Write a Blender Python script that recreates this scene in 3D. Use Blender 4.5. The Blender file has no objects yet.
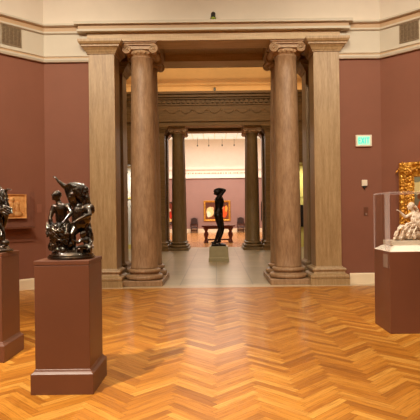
import bpy, bmesh, math, random
from mathutils import Vector, Matrix
random.seed(7)
C = bpy.context.scene.collection
SC = bpy.context.scene
PI = math.pi

# ------------------------------------------------------------------ camera, world, lights, exposure
EYE = 1.55
cam_d = bpy.data.cameras.new('camera'); cam = bpy.data.objects.new('camera', cam_d); C.objects.link(cam)
cam_d.sensor_width = 36; cam_d.lens = 36*500/420
cam_d.shift_x = -5.7/420; cam_d.shift_y = 4/420
cam_d.clip_end = 200
cam.location = (0, 0, EYE); cam.rotation_euler = (PI/2, 0.0125, 0)
SC.camera = cam
w = bpy.data.worlds.new('world'); SC.world = w; w.use_nodes = True
w.node_tree.nodes['Background'].inputs[0].default_value = (1.0, 0.85, 0.7, 1)
w.node_tree.nodes['Background'].inputs[1].default_value = 0.05
SC.view_settings.view_transform = 'Standard'; SC.view_settings.look = 'None'
SC.view_settings.gamma = 1; SC.view_settings.use_curve_mapping = False
SC.view_settings.exposure = 0.10
SC.cycles.use_denoising = True
SC.cycles.max_bounces = 8; SC.cycles.diffuse_bounces = 5; SC.cycles.glossy_bounces = 4
SC.cycles.transmission_bounces = 8; SC.cycles.transparent_max_bounces = 12
SC.cycles.sample_clamp_indirect = 6

WARM = (1.0, 0.87, 0.70)
def area(name, loc, sx, sy, power, color=WARM, rot=(0, 0, 0)):
    d = bpy.data.lights.new(name, 'AREA'); d.shape = 'RECTANGLE'; d.size = sx; d.size_y = sy
    d.energy = power; d.color = color
    o = bpy.data.objects.new(name, d); C.objects.link(o); o.location = loc; o.rotation_euler = rot
    return o
def spot(name, loc, target, power, angle=40, blend=0.4, size=0.05, color=WARM):
    d = bpy.data.lights.new(name, 'SPOT'); d.energy = power; d.spot_size = math.radians(angle)
    d.spot_blend = blend; d.shadow_soft_size = size; d.color = color
    o = bpy.data.objects.new(name, d); C.objects.link(o); o.location = loc
    o.rotation_euler = (Vector(target)-Vector(loc)).to_track_quat('-Z', 'Y').to_euler()
    return o
# near gallery: laylight glow, added fill for the cove and track spots washing the walls
area('gallery_laylight', (0, 2.2, 7.9), 9, 9, 100)
area('cove_fill_light', (0, 3.0, 6.3), 8, 8, 330, WARM, (PI, 0, 0))  # added unseen panel facing up, brightens the cove
spot('spot_bronze', (-3.1, 1.8, 6.0), (-0.6, 5.2, 0.6), 2300, 54, 0.7, 0.03)
spot('spot_bronze_far', (-1.0, 9.2, 6.9), (-1.5, 4.2, 0.7), 850, 38, 0.4, 0.035)
spot('spot_bronze_left', (-0.4, 3.2, 6.6), (-2.55, 5.5, 1.6), 700, 22, 0.5, 0.05)
spot('spot_case', (0.9, 3.2, 6.4), (2.65, 6.6, 1.4), 850, 24, 0.5, 0.05)
for i, (x, y, tx, ty) in enumerate(((-4.6, 4.4, -4.1, 10.5), (-2.6, 4.6, -2.3, 10.9), (1.0, 4.6, 2.3, 10.9), (4.4, 4.4, 4.1, 10.5))):
    spot('spot_wall_wash', (x, y, 7.2), (tx, ty, 3.3), 850, 70, 0.9, 0.12)
spot('spot_floor', (0.6, 5.6, 7.6), (1.9, 4.6, 0), 330, 70, 0.9, 0.1)
spot('spot_painting', (1.2, 7.6, 6.6), (4.3, 10.0, 1.7), 160, 34, 0.6, 0.1)
# hall
area('hall_cove_near', (0, 13.6, 6.95), 10, 0.2, 60, (1.0, 0.72, 0.42), (PI, 0, 0))
area('hall_cove_far', (0, 20.95, 6.74), 10, 0.1, 16, (1.0, 0.72, 0.42), (PI-0.6, 0, 0))
area('hall_vault_glow', (0, 19.6, 7.1), 10, 0.6, 100, (1.0, 0.72, 0.42), (PI, 0, 0))
area('hall_light', (0, 17.2, 8.2), 4.5, 3, 185, (1.0, 0.82, 0.60))
# far gallery
area('far_laylight', (0, 33.5, 7.6), 9, 12, 1150, (1.0, 0.91, 0.82))
for i, x in enumerate((-4.0, -1.6, 0.2, 2.0, 4.2)):
    spot('spot_far', (x, 38.2, 7.2), (x*1.0, 42.0, 2.6), 300, 60, 0.8, 0.1, (1.0, 0.91, 0.82))

# ------------------------------------------------------------------ materials
def lin(c):
    c = c/255
    return c/12.92 if c <= 0.04045 else ((c+0.055)/1.055)**2.4
def rgb(r, g, b): return (lin(r), lin(g), lin(b), 1)
class NT:
    def __init__(s, name):
        s.m = bpy.data.materials.new(name); s.m.use_nodes = True
        s.t = s.m.node_tree; s.b = s.t.nodes['Principled BSDF']
    def n(s, kind, **kw):
        nd = s.t.nodes.new(kind)
        for k, v in kw.items():
            if hasattr(nd, k): setattr(nd, k, v)
        return nd
    def l(s, a, b): s.t.links.new(a, b)
    def mixc(s, fac, a, b, blend='MIX'):
        nd = s.n('ShaderNodeMix'); nd.data_type = 'RGBA'; nd.blend_type = blend
        for i, v in ((0, fac), (6, a), (7, b)):
            if hasattr(v, 'links'): s.l(v, nd.inputs[i])
            else: nd.inputs[i].default_value = v
        return nd.outputs[2]
    def ramp(s, src, stops):
        r = s.n('ShaderNodeValToRGB'); e = r.color_ramp.elements
        while len(e) < len(stops): e.new(0.5)
        for k, (p, c) in enumerate(stops): e[k].position = p; e[k].color = c
        s.l(src, r.inputs[0]); return r.outputs[0]
    def math(s, op, a, b=0.0):
        nd = s.n('ShaderNodeMath'); nd.operation = op
        for i, v in ((0, a), (1, b)):
            if hasattr(v, 'links'): s.l(v, nd.inputs[i])
            else: nd.inputs[i].default_value = v
        return nd.outputs[0]
    def coord(s, scale=(1, 1, 1), kind='Object', rot=(0, 0, 0)):
        tc = s.n('ShaderNodeTexCoord'); mp = s.n('ShaderNodeMapping')
        mp.inputs['Scale'].default_value = scale; mp.inputs['Rotation'].default_value = rot
        s.l(tc.outputs[kind], mp.inputs[0]); return mp.outputs[0]
    def noise(s, vec, scale=5, detail=4, rough=0.6):
        nd = s.n('ShaderNodeTexNoise'); nd.inputs['Scale'].default_value = scale
        nd.inputs['Detail'].default_value = detail; nd.inputs['Roughness'].default_value = rough
        s.l(vec, nd.inputs['Vector']); return nd.outputs[0]
    def bump(s, h, strength=0.2, dist=0.01):
        b = s.n('ShaderNodeBump'); b.inputs['Strength'].default_value = strength
        b.inputs['Distance'].default_value = dist; s.l(h, b.inputs['Height']); s.l(b.outputs[0], s.b.inputs['Normal'])
def paint(name, col, rough=0.6, var=0.06, scale=3, metal=0, bump=0.0, bscale=200):
    t = NT(name); v = t.noise(t.coord(), scale)
    c2 = tuple(x*(1-var*2) for x in col[:3])+(1,)
    c1 = tuple(min(1, x*(1+var)) for x in col[:3])+(1,)
    t.l(t.ramp(v, [(0.3, c2), (0.7, c1)]), t.b.inputs['Base Color'])
    t.b.inputs['Roughness'].default_value = rough; t.b.inputs['Metallic'].default_value = metal
    if bump: t.bump(t.noise(t.coord(), bscale, 2), bump, 0.003)
    return t.m
def stone(name, a, b, c, rough=0.45, stretch=(9, 9, 0.7)):
    t = NT(name); v = t.noise(t.coord(stretch), 2.6, 7, 0.62); v2 = t.noise(t.coord((1, 1, 1)), 1.7, 5, 0.6)
    base = t.ramp(v, [(0.3, a), (0.5, b), (0.7, c)])
    m = t.mixc(t.math('MULTIPLY', v2, 0.5), base, b)
    v3 = t.noise(t.coord((30, 30, 3)), 3, 3)
    m2 = t.mixc(0.25, m, t.ramp(v3, [(0.35, a), (0.65, c)]))
    t.l(m2, t.b.inputs['Base Color']); t.b.inputs['Roughness'].default_value = rough
    t.bump(v3, 0.08, 0.004)
    return t.m
M = {}
M['brown'] = paint('terracotta_wall_paint', rgb(134, 84, 63), 0.75, 0.03, 1.5, bump=0.06)
M['cream'] = paint('cream_paint', rgb(200, 190, 170), 0.6, 0.02, 2)
M['cream_dark'] = paint('tan_band', rgb(190, 160, 124), 0.6, 0.02, 2)  # darker tan for the recessed moulding bands and the far ornament
M['cove'] = paint('cove_plaster', rgb(220, 208, 190), 0.8, 0.03, 1.2)
M['pink'] = paint('far_gallery_wall_paint', rgb(156, 120, 110), 0.8, 0.03, 1.2)
M['farcream'] = paint('far_gallery_cream_paint', rgb(244, 232, 216), 0.7, 0.02)
M['base'] = paint('baseboard_paint', rgb(240, 222, 190), 0.45, 0.02)
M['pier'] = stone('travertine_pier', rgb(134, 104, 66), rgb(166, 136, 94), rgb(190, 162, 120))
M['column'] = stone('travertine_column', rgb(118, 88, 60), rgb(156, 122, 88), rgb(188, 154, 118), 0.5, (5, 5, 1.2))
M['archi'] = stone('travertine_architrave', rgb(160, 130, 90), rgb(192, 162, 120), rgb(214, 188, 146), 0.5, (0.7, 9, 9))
M['hallstone'] = stone('shaded_hall_stone', rgb(104, 78, 42), rgb(130, 102, 60), rgb(150, 122, 78), 0.5, (0.8, 5, 7))  # darker copy of the doorway stone, dimmer hall light put into the colour
M['hallcol'] = stone('shaded_hall_column_stone', rgb(96, 76, 46), rgb(124, 102, 66), rgb(144, 122, 84), 0.45, (6, 6, 1))  # shaded copy of the column stone, dimness painted in
M['capital'] = stone('carved_capital_stone', rgb(146, 112, 76), rgb(178, 144, 106), rgb(200, 168, 130), 0.5, (4, 4, 4))
M['vault'] = paint('vault_plaster', rgb(216, 176, 118), 0.8, 0.05, 1.0)
M['plinth'] = paint('plinth_brown_paint', rgb(108, 66, 46), 0.4, 0.04, 2, bump=0.04)
M['casebrown'] = paint('case_brown_paint', rgb(106, 62, 42), 0.45, 0.04, 2)
M['deck'] = paint('white_deck_paint', rgb(246, 236, 220), 0.5, 0.02)
M['slab'] = paint('grey_slab', rgb(206, 190, 168), 0.5, 0.04)
M['gold'] = None
M['black'] = paint('black_metal', rgb(24, 22, 20), 0.4, 0.05)
M['darkwood'] = paint('dark_carved_wood', rgb(74, 36, 20), 0.4, 0.15, 8)
M['redwood'] = paint('red_brown_table_wood', rgb(110, 46, 22), 0.35, 0.15, 8)
M['greenstone'] = paint('olive_stone_plinth', rgb(176, 164, 124), 0.5, 0.04, 6)
M['yellow'] = paint('yellow_wall_paint', rgb(226, 214, 120), 0.7, 0.03)
M['pale'] = paint('pale_wall_paint', rgb(222, 222, 214), 0.7, 0.03)
M['white'] = paint('white_plastic', rgb(236, 222, 200), 0.5, 0.02)
M['card'] = paint('grey_label_card', rgb(134, 110, 96), 0.6, 0.05)
M['wallcard'] = paint('wall_label_card', rgb(146, 94, 74), 0.6, 0.03)
M['leather'] = paint('dark_leather', rgb(58, 34, 28), 0.5, 0.1, 8)

def bronze():
    t = NT('brown_bronze'); v = t.noise(t.coord((1, 1, 1)), 14, 5)
    t.l(t.ramp(v, [(0.35, rgb(22, 16, 12)), (0.6, rgb(60, 44, 28)), (0.78, rgb(120, 96, 66))]), t.b.inputs['Base Color'])
    t.b.inputs['Metallic'].default_value = 0.7; t.b.inputs['Roughness'].default_value = 0.2; t.b.inputs['Coat Weight'].default_value = 1.0; t.b.inputs['Coat Roughness'].default_value = 0.1
    t.bump(t.noise(t.coord(), 38, 4), 0.7, 0.012); return t.m
M['bronze'] = bronze()
def darkbronze():
    t = NT('dark_bronze'); v = t.noise(t.coord(), 8, 4)
    t.l(t.ramp(v, [(0.35, rgb(16, 12, 10)), (0.7, rgb(46, 32, 22))]), t.b.inputs['Base Color'])
    t.b.inputs['Metallic'].default_value = 0.6; t.b.inputs['Roughness'].default_value = 0.4; return t.m
M['darkbronze'] = darkbronze()
def terracotta():
    t = NT('cream_terracotta'); v = t.noise(t.coord(), 20, 4)
    t.l(t.ramp(v, [(0.35, rgb(214, 186, 158)), (0.7, rgb(250, 240, 224))]), t.b.inputs['Base Color'])
    t.b.inputs['Roughness'].default_value = 0.5; t.bump(t.noise(t.coord(), 70, 3), 0.3, 0.004); return t.m
M['terracotta'] = terracotta()
def relief_m():
    t = NT('ochre_terracotta_relief'); v = t.noise(t.coord(), 12, 4)
    t.l(t.ramp(v, [(0.35, rgb(206, 142, 78)), (0.7, rgb(240, 186, 116))]), t.b.inputs['Base Color'])
    t.b.inputs['Roughness'].default_value = 0.5; return t.m
M['relief'] = relief_m()
def gold():
    t = NT('carved_gilt'); v = t.noise(t.coord(), 26, 4)
    t.l(t.ramp(v, [(0.35, rgb(150, 92, 20)), (0.55, rgb(214, 152, 50)), (0.75, rgb(250, 208, 110))]), t.b.inputs['Base Color'])
    t.b.inputs['Metallic'].default_value = 0.55; t.b.inputs['Roughness'].default_value = 0.38
    vo = t.n('ShaderNodeTexVoronoi'); vo.inputs['Scale'].default_value = 22; t.l(t.coord(), vo.inputs['Vector'])
    t.bump(vo.outputs['Distance'], 0.9, 0.02); return t.m
M['gold'] = gold()
def glass():
    t = NT('clear_acrylic'); t.b.inputs['Base Color'].default_value = (0.97, 0.97, 0.97, 1)
    t.b.inputs['Roughness'].default_value = 0.02; t.b.inputs['IOR'].default_value = 1.2
    t.b.inputs['Transmission Weight'].default_value = 1.0
    tr = t.n('ShaderNodeBsdfTransparent'); gl = t.n('ShaderNodeBsdfGlossy'); gl.inputs['Roughness'].default_value = 0.05
    gl.inputs['Color'].default_value = (0.9, 0.92, 1, 1)
    lw = t.n('ShaderNodeLayerWeight'); lw.inputs['Blend'].default_value = 0.12
    mx = t.n('ShaderNodeMixShader'); t.l(t.math('MULTIPLY', lw.outputs['Fresnel'], 0.3), mx.inputs[0]); t.l(tr.outputs[0], mx.inputs[1]); t.l(gl.outputs[0], mx.inputs[2])
    t.l(mx.outputs[0], t.t.nodes['Material Output'].inputs['Surface']); return t.m
M['glass'] = glass()
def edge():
    t = NT('acrylic_edge_and_reflection'); tr = t.n('ShaderNodeBsdfTransparent'); df = t.n('ShaderNodeBsdfDiffuse')  # real pane edges, and the strip painted as a reflection
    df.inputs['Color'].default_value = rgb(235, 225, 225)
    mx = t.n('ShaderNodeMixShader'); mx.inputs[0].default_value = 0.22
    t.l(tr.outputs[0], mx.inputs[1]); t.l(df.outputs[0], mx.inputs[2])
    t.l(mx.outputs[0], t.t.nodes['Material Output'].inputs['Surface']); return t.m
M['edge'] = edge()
def emis(name, col, s):
    t = NT(name); t.b.inputs['Base Color'].default_value = col
    t.b.inputs['Emission Color'].default_value = col; t.b.inputs['Emission Strength'].default_value = s; return t.m
M['exit_green'] = emis('exit_green_glow', rgb(0, 215, 175), 0.9)
M['exit_panel'] = emis('exit_panel_glow', rgb(180, 230, 205), 0.4)
M['lens'] = emis('lamp_lens_glow', rgb(255, 225, 170), 12)
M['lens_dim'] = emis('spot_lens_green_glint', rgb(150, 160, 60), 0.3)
def laylight(name, es):
    t = NT(name)
    br = t.n('ShaderNodeTexBrick'); br.offset = 0; br.inputs['Scale'].default_value = 1.0
    br.inputs['Brick Width'].default_value = 0.9; br.inputs['Row Height'].default_value = 0.9; br.inputs['Mortar Size'].default_value = 0.04
    br.inputs['Color1'].default_value = rgb(220, 216, 196); br.inputs['Color2'].default_value = rgb(206, 204, 186)
    br.inputs['Mortar'].default_value = rgb(184, 176, 152)
    t.l(t.coord(), br.inputs['Vector']); t.l(br.outputs[0], t.b.inputs['Base Color'])
    t.l(br.outputs[0], t.b.inputs['Emission Color']); t.b.inputs['Emission Strength'].default_value = es; return t.m
M['laylight'] = laylight('frosted_laylight_glass', 0.45); M['farlaylight'] = laylight('far_gallery_laylight_glass', 0.9)
def tiles():
    t = NT('grey_stone_tiles')
    br = t.n('ShaderNodeTexBrick'); br.offset = 0; br.inputs['Scale'].default_value = 1.0
    br.inputs['Brick Width'].default_value = 0.8; br.inputs['Row Height'].default_value = 0.8; br.inputs['Mortar Size'].default_value = 0.012
    br.inputs['Color1'].default_value = rgb(186, 170, 138); br.inputs['Color2'].default_value = rgb(160, 144, 112)
    br.inputs['Mortar'].default_value = rgb(110, 96, 74)
    t.l(t.coord(), br.inputs['Vector'])
    v = t.noise(t.coord((1, 3, 1)), 3, 5)
    t.l(t.mixc(0.4, br.outputs[0], t.ramp(v, [(0.3, rgb(150, 136, 108)), (0.7, rgb(196, 182, 156))])), t.b.inputs['Base Color'])
    t.b.inputs['Roughness'].default_value = 0.28; return t.m
M['tiles'] = tiles()
M['threshold'] = stone('threshold_limestone', rgb(176, 152, 118), rgb(200, 178, 144), rgb(216, 196, 166), 0.35, (3, 3, 3))
def wood():
    t = NT('oak_herringbone_planks')
    at = t.n('ShaderNodeAttribute'); at.attribute_name = 'plank'
    ad = t.n('ShaderNodeAttribute'); ad.attribute_name = 'dirn'
    rc = t.coord(rot=(0, 0, -PI/4))
    def sc_(v):
        mp = t.n('ShaderNodeMapping'); mp.inputs['Scale'].default_value = v; t.l(rc, mp.inputs[0]); return mp.outputs[0]
    ca = sc_((1.6, 30, 1)); cb = sc_((30, 1.6, 1))
    mv = t.n('ShaderNodeMix'); mv.data_type = 'VECTOR'
    t.l(ad.outputs['Fac'], mv.inputs[0]); t.l(ca, mv.inputs[4]); t.l(cb, mv.inputs[5])
    cmb = t.n('ShaderNodeCombineXYZ'); t.l(t.math('MULTIPLY', at.outputs['Fac'], 57.0), cmb.inputs[2])
    av = t.n('ShaderNodeVectorMath'); t.l(mv.outputs[1], av.inputs[0]); t.l(cmb.outputs[0], av.inputs[1])
    g = t.noise(av.outputs[0], 2.2, 5, 0.65)
    base = t.ramp(at.outputs['Fac'], [(0.0, rgb(84, 50, 24)), (0.02, rgb(150, 90, 28)), (0.3, rgb(192, 126, 44)), (0.7, rgb(210, 146, 58)), (1.0, rgb(228, 172, 84))])
    gr = t.ramp(g, [(0.3, rgb(150, 118, 84)), (0.5, rgb(232, 222, 206)), (0.75, rgb(255, 255, 255))])
    c = t.mixc(0.8, base, gr, 'MULTIPLY')
    big = t.noise(t.coord(), 0.7, 3)
    c = t.mixc(t.math('MULTIPLY', big, 0.35), c, rgb(200, 130, 44))
    t.l(c, t.b.inputs['Base Color'])
    t.l(t.ramp(g, [(0.3, (0.42,)*3+(1,)), (0.7, (0.3,)*3+(1,))]), t.b.inputs['Roughness'])
    t.b.inputs['Coat Weight'].default_value = 0.12; t.b.inputs['Coat Roughness'].default_value = 0.15; t.b.inputs['Specular IOR Level'].default_value = 0.35
    t.bump(g, 0.05, 0.002)
    return t.m
M['wood'] = wood()
def farwood():
    t = NT('far_gallery_wood'); v = t.noise(t.coord((2, 10, 1)), 2, 4)
    t.l(t.ramp(v, [(0.3, rgb(186, 122, 64)), (0.7, rgb(220, 160, 96))]), t.b.inputs['Base Color'])
    t.b.inputs['Roughness'].default_value = 0.2; return t.m
M['farwood'] = farwood()
def grille_m():
    t = NT('dark_grille_metal'); v = t.noise(t.coord(), 30, 2)
    t.l(t.ramp(v, [(0.3, rgb(122, 102, 76)), (0.7, rgb(150, 128, 98))]), t.b.inputs['Base Color'])
    t.b.inputs['Roughness'].default_value = 0.6; return t.m
M['grille'] = grille_m()
M['grille_back'] = paint('grille_shadow_box', rgb(88, 70, 50), 0.8)
def painting(name, bg1, bg2, blobs, nz=0.06):
    """canvas in the object's local x (right) / z (up), -0.5..0.5 through Generated"""
    t = NT(name); tc = t.n('ShaderNodeTexCoord')
    nt = t.n('ShaderNodeTexNoise'); nt.inputs['Scale'].default_value = 5; nt.inputs['Detail'].default_value = 4
    t.l(tc.outputs['Generated'], nt.inputs['Vector'])
    sb = t.n('ShaderNodeVectorMath'); sb.operation = 'SUBTRACT'; t.l(nt.outputs['Color'], sb.inputs[0]); sb.inputs[1].default_value = (.5, .5, .5)
    sc = t.n('ShaderNodeVectorMath'); sc.operation = 'SCALE'; t.l(sb.outputs[0], sc.inputs[0]); sc.inputs['Scale'].default_value = nz*3
    ad = t.n('ShaderNodeVectorMath'); t.l(tc.outputs['Generated'], ad.inputs[0]); t.l(sc.outputs[0], ad.inputs[1])
    sp = t.n('ShaderNodeSeparateXYZ'); t.l(ad.outputs[0], sp.inputs[0])
    col = t.ramp(sp.outputs[2], [(0.1, bg2), (0.9, bg1)])
    for (u, v, ru, rv, c) in blobs:
        du = t.math('DIVIDE', t.math('SUBTRACT', sp.outputs[0], u), ru)
        dv = t.math('DIVIDE', t.math('SUBTRACT', sp.outputs[2], v), rv)
        d = t.math('ADD', t.math('MULTIPLY', du, du), t.math('MULTIPLY', dv, dv))
        f = t.ramp(d, [(0.75, (1, 1, 1, 1)), (1.0, (0, 0, 0, 1))])
        col = t.mixc(f, col, c)
    t.l(col, t.b.inputs['Base Color']); t.b.inputs['Roughness'].default_value = 0.4
    return t.m

# ------------------------------------------------------------------ mesh helpers
def box(bm, x0, x1, y0, y1, z0, z1, mi=0):
    vs = [bm.verts.new(p) for p in ((x0,y0,z0),(x1,y0,z0),(x1,y1,z0),(x0,y1,z0),(x0,y0,z1),(x1,y0,z1),(x1,y1,z1),(x0,y1,z1))]
    for f in ((3,2,1,0),(4,5,6,7),(0,1,5,4),(1,2,6,5),(2,3,7,6),(3,0,4,7)):
        bm.faces.new([vs[i] for i in f]).material_index = mi
    return vs
def lathe(bm, prof, n=48, cx=0, cy=0, smooth=True, caps=True):
    rings = []
    for r, z in prof:
        rings.append([bm.verts.new((cx+r*math.cos(2*PI*k/n), cy+r*math.sin(2*PI*k/n), z)) for k in range(n)])
    for a, b in zip(rings, rings[1:]):
        for k in range(n):
            f = bm.faces.new((a[k], a[(k+1) % n], b[(k+1) % n], b[k])); f.smooth = smooth
    if caps:
        bm.faces.new(rings[0][::-1]); bm.faces.new(rings[-1])
def sqlathe(bm, x0, x1, y0, y1, prof):
    """stack of rectangles; prof = (outward offset, z)"""
    rings = []
    for o, z in prof:
        rings.append([bm.verts.new(p) for p in ((x0-o,y0-o,z),(x1+o,y0-o,z),(x1+o,y1+o,z),(x0-o,y1+o,z))])
    for a, b in zip(rings, rings[1:]):
        for k in range(4): bm.faces.new((a[k], a[(k+1) % 4], b[(k+1) % 4], b[k]))
    bm.faces.new(rings[0][::-1]); bm.faces.new(rings[-1])
def frame_axes(d):
    d = d.normalized(); u = d.orthogonal().normalized(); return u, d.cross(u)
def tube(bm, pts, rad, n=10, closed=False):
    pts = [Vector(p) for p in pts]; N = len(pts)
    rad = [rad]*N if not hasattr(rad, '__len__') else rad
    rings = []; u = None
    for i, p in enumerate(pts):
        d = (pts[min(i+1, N-1)]-pts[max(i-1, 0)]).normalized()
        if u is None: u = d.orthogonal().normalized()
        else: u = (u-d*u.dot(d)).normalized()
        v = d.cross(u)
        rings.append([bm.verts.new(p+rad[i]*(math.cos(2*PI*k/n)*u+math.sin(2*PI*k/n)*v)) for k in range(n)])
    for a, b in zip(rings, rings[1:]):
        for k in range(n): bm.faces.new((a[k], a[(k+1) % n], b[(k+1) % n], b[k])).smooth = True
    bm.faces.new(rings[0][::-1]); bm.faces.new(rings[-1])
def cone(bm, p0, p1, r0, r1, n=14):
    p0 = Vector(p0); p1 = Vector(p1); d = p1-p0
    if d.length < 1e-6: return ell(bm, p0, (r0,)*3)
    dn = d.normalized(); pts = [p0-dn*r0*0.9]; rs = [r0*0.4]
    for k in (0.0, 1.0): pts.append(p0+d*k); rs.append(r0+(r1-r0)*k)
    pts.append(p1+dn*r1*0.9); rs.append(r1*0.4)
    tube(bm, [pts[0], p0-dn*r0*0.5]+[p0+d*k/4 for k in range(5)]+[p1+dn*r1*0.5, pts[-1]],
         [r0*0.4, r0*0.85]+[r0+(r1-r0)*k/4 for k in range(5)]+[r1*0.85, r1*0.4], n)
def ell(bm, c, r, rot=None, seg=18, rings=12):
    mt = Matrix.Translation(Vector(c))
    if rot is not None: mt = mt @ rot.to_4x4()
    mt = mt @ Matrix.Diagonal((r[0], r[1], r[2], 1))
    bmesh.ops.create_uvsphere(bm, u_segments=seg, v_segments=rings, radius=1, matrix=mt)
def link(name, bm, mat, parent=None, bevel=0, smooth=False, loc=None):
    bmesh.ops.recalc_face_normals(bm, faces=bm.faces)
    me = bpy.data.meshes.new(name); bm.to_mesh(me); bm.free()
    for m in (mat if isinstance(mat, (list, tuple)) else [mat]): me.materials.append(m)
    if smooth:
        for p in me.polygons: p.use_smooth = True
    o = bpy.data.objects.new(name, me); C.objects.link(o)
    if parent: o.parent = parent
    if loc: o.location = loc
    if bevel:
        b = o.modifiers.new('bevel', 'BEVEL'); b.width = bevel; b.segments = 2; b.limit_method = 'ANGLE'
    return o
def tag(o, label=None, cat=None, group=None, kind=None):
    if label: o['label'] = label
    if cat: o['category'] = cat
    if group: o['group'] = group
    if kind: o['kind'] = kind
    return o
def thing(name, label, cat, loc=(0, 0, 0), rz=0, group=None):
    o = bpy.data.objects.new(name, None); C.objects.link(o); o.location = loc; o.rotation_euler = (0, 0, rz)
    return tag(o, label, cat, group)
def struct(name, bm, mat, bevel=0, smooth=False):
    return tag(link(name, bm, mat, None, bevel, smooth), kind='structure')
def kids(o): return [c for c in bpy.data.objects if c.parent == o]
def copy_tree(o, parent=None):
    c = o.copy(); C.objects.link(c); c.parent = parent
    for ch in kids(o): copy_tree(ch, c)
    return c
def dup(o, loc, rz, label):
    c = copy_tree(o); c.location = loc; c.rotation_euler = (0, 0, rz); c['label'] = label; return c
def B(): return bmesh.new()
def organic(name, bm, mat, parent, voxel, smooth=4, disp=0.0, dscale=0.05):
    """fuse overlapping limbs into one continuous skin"""
    o = link(name, bm, mat, parent)
    r = o.modifiers.new('r', 'REMESH'); r.mode = 'VOXEL'; r.voxel_size = voxel; r.use_smooth_shade = True
    s = o.modifiers.new('s', 'SMOOTH'); s.factor = 0.5; s.iterations = smooth
    if disp:
        tx = bpy.data.textures.new(name+'_folds', 'CLOUDS'); tx.noise_scale = dscale; tx.noise_depth = 2
        d = o.modifiers.new('d', 'DISPLACE'); d.texture = tx; d.strength = disp; d.mid_level = 0.5; d.texture_coords = 'LOCAL'
    dg = bpy.context.evaluated_depsgraph_get(); dg.update()
    me = bpy.data.meshes.new_from_object(o.evaluated_get(dg)); old = o.data
    o.modifiers.clear(); o.data = me; bpy.data.meshes.remove(old)
    for p in me.polygons: p.use_smooth = True
    return o

# ------------------------------------------------------------------ near gallery shell (octagon)
FY = 10.88
XL, XR = -3.70, 3.62
OCT = [(XR, FY), (8.80, 5.70), (8.80, -1.62), (XR, -6.80), (XL, -6.80), (-8.88, -1.62), (-8.88, 5.70), (XL, FY)]
def quadprism(bm, a, b, z0, z1, thick=0.3):
    """upright slab from a to b, thick outward (right-hand side of a->b is inside for our clockwise order)"""
    a = Vector(a); b = Vector(b); d = (b-a).normalized(); n = Vector((-d.y, d.x))*thick
    p = [a, b, b+n, a+n]
    lo = [bm.verts.new((q.x, q.y, z0)) for q in p]; hi = [bm.verts.new((q.x, q.y, z1)) for q in p]
    bm.faces.new(lo[::-1]); bm.faces.new(hi)
    for k in range(4): bm.faces.new((lo[k], lo[(k+1) % 4], hi[(k+1) % 4], hi[k]))
names = ['wall_right', 'wall_right_side', 'wall_back_right', 'wall_back', 'wall_back_left', 'wall_left_side', 'wall_left']
for k, nm in enumerate(names):
    bm = B(); quadprism(bm, OCT[k], OCT[k+1], 0, 5.8); struct(nm, bm, M['brown'])
bm = B(); box(bm, XL, -2.715, FY, FY+0.3, 0, 5.8); struct('wall_front_left', bm, M['brown'])
bm = B(); box(bm, 2.715, XR, FY, FY+0.3, 0, 5.8); struct('wall_front_right', bm, M['brown'])

def inset_poly(off, ends=None):
    """octagon corners moved inwards by off"""
    P = [Vector(p) for p in OCT]; n = len(P); out = []
    for i in range(n):
        a, b, c = P[i-1], P[i], P[(i+1) % n]
        d1 = (b-a).normalized(); d2 = (c-b).normalized()
        n1 = Vector((d1.y, -d1.x)); n2 = Vector((d2.y, -d2.x))
        bis = (n1+n2).normalized(); out.append(b+bis*(off/max(0.2, bis.dot(n1))))
    return out
def sweep(bm, prof, gap=None, mi=None):
    """prof: closed list (inset, z). gap: |x| where the ring stops at the portal, None = closed ring"""
    rings = []
    for off, z in prof:
        pl = inset_poly(off)
        pts = [(p.x, p.y) for p in pl]
        if gap is not None: pts = [(gap, FY-off)]+pts+[(-gap, FY-off)]
        rings.append([bm.verts.new((x, y, z)) for x, y in pts])
    m = len(rings[0]); np_ = len(rings)
    for i in range(np_ if True else 0):
        a, b = rings[i], rings[(i+1) % np_]
        for k in range(m if gap is None else m-1):
            f = bm.faces.new((a[k], a[(k+1) % m], b[(k+1) % m], b[k]))
            if mi and mi[i]: f.material_index = mi[i]
    if gap is not None:
        bm.faces.new([r[0] for r in rings]); bm.faces.new([r[-1] for r in rings][::-1])
# frieze band
bm = B(); sweep(bm, [(-.02, 4.90), (.03, 4.90), (.03, 5.50), (-.02, 5.50)], 2.70); struct('trim_frieze', bm, M['cream'])
bm = B(); sweep(bm, [(0, 4.88), (.06, 4.88), (.08, 4.92), (.08, 4.95), (.045, 4.965), (.045, 4.99), (.065, 5.0), (.065, 5.03), (0, 5.04)], 2.705,
               [0, 0, 0, 1, 1, 0, 0, 0, 0]); struct('trim_picture_rail', bm, [M['cream'], M['cream_dark']])
# cornice all around, over the architrave too
bm = B(); sweep(bm, [(0, 5.485), (.05, 5.485), (.075, 5.50), (.075, 5.535), (.05, 5.545), (.055, 5.62), (.10, 5.635), (.13, 5.65), (.13, 5.685), (0, 5.69)], None,
               [0, 0, 0, 1, 1, 1, 0, 0, 0, 0]); struct('trim_cornice', bm, [M['cream'], M['cream_dark']])
bm = B()
for z0, z1, o_ in ((5.49, 5.54, .125), (5.54, 5.63, .10), (5.63, 5.69, .175)): box(bm, -2.80-o_, 2.80+o_, FY-.08-o_, FY, z0, z1, 1 if o_ == .10 else 0)
struct('trim_cornice_portal', bm, [M['cream'], M['cream_dark']])
bm = B(); sweep(bm, [(0, 0), (.03, 0), (.03, .20), (.02, .225), (0, .23)], 2.90); struct('baseboard_octagon', bm, M['base'])
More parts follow.
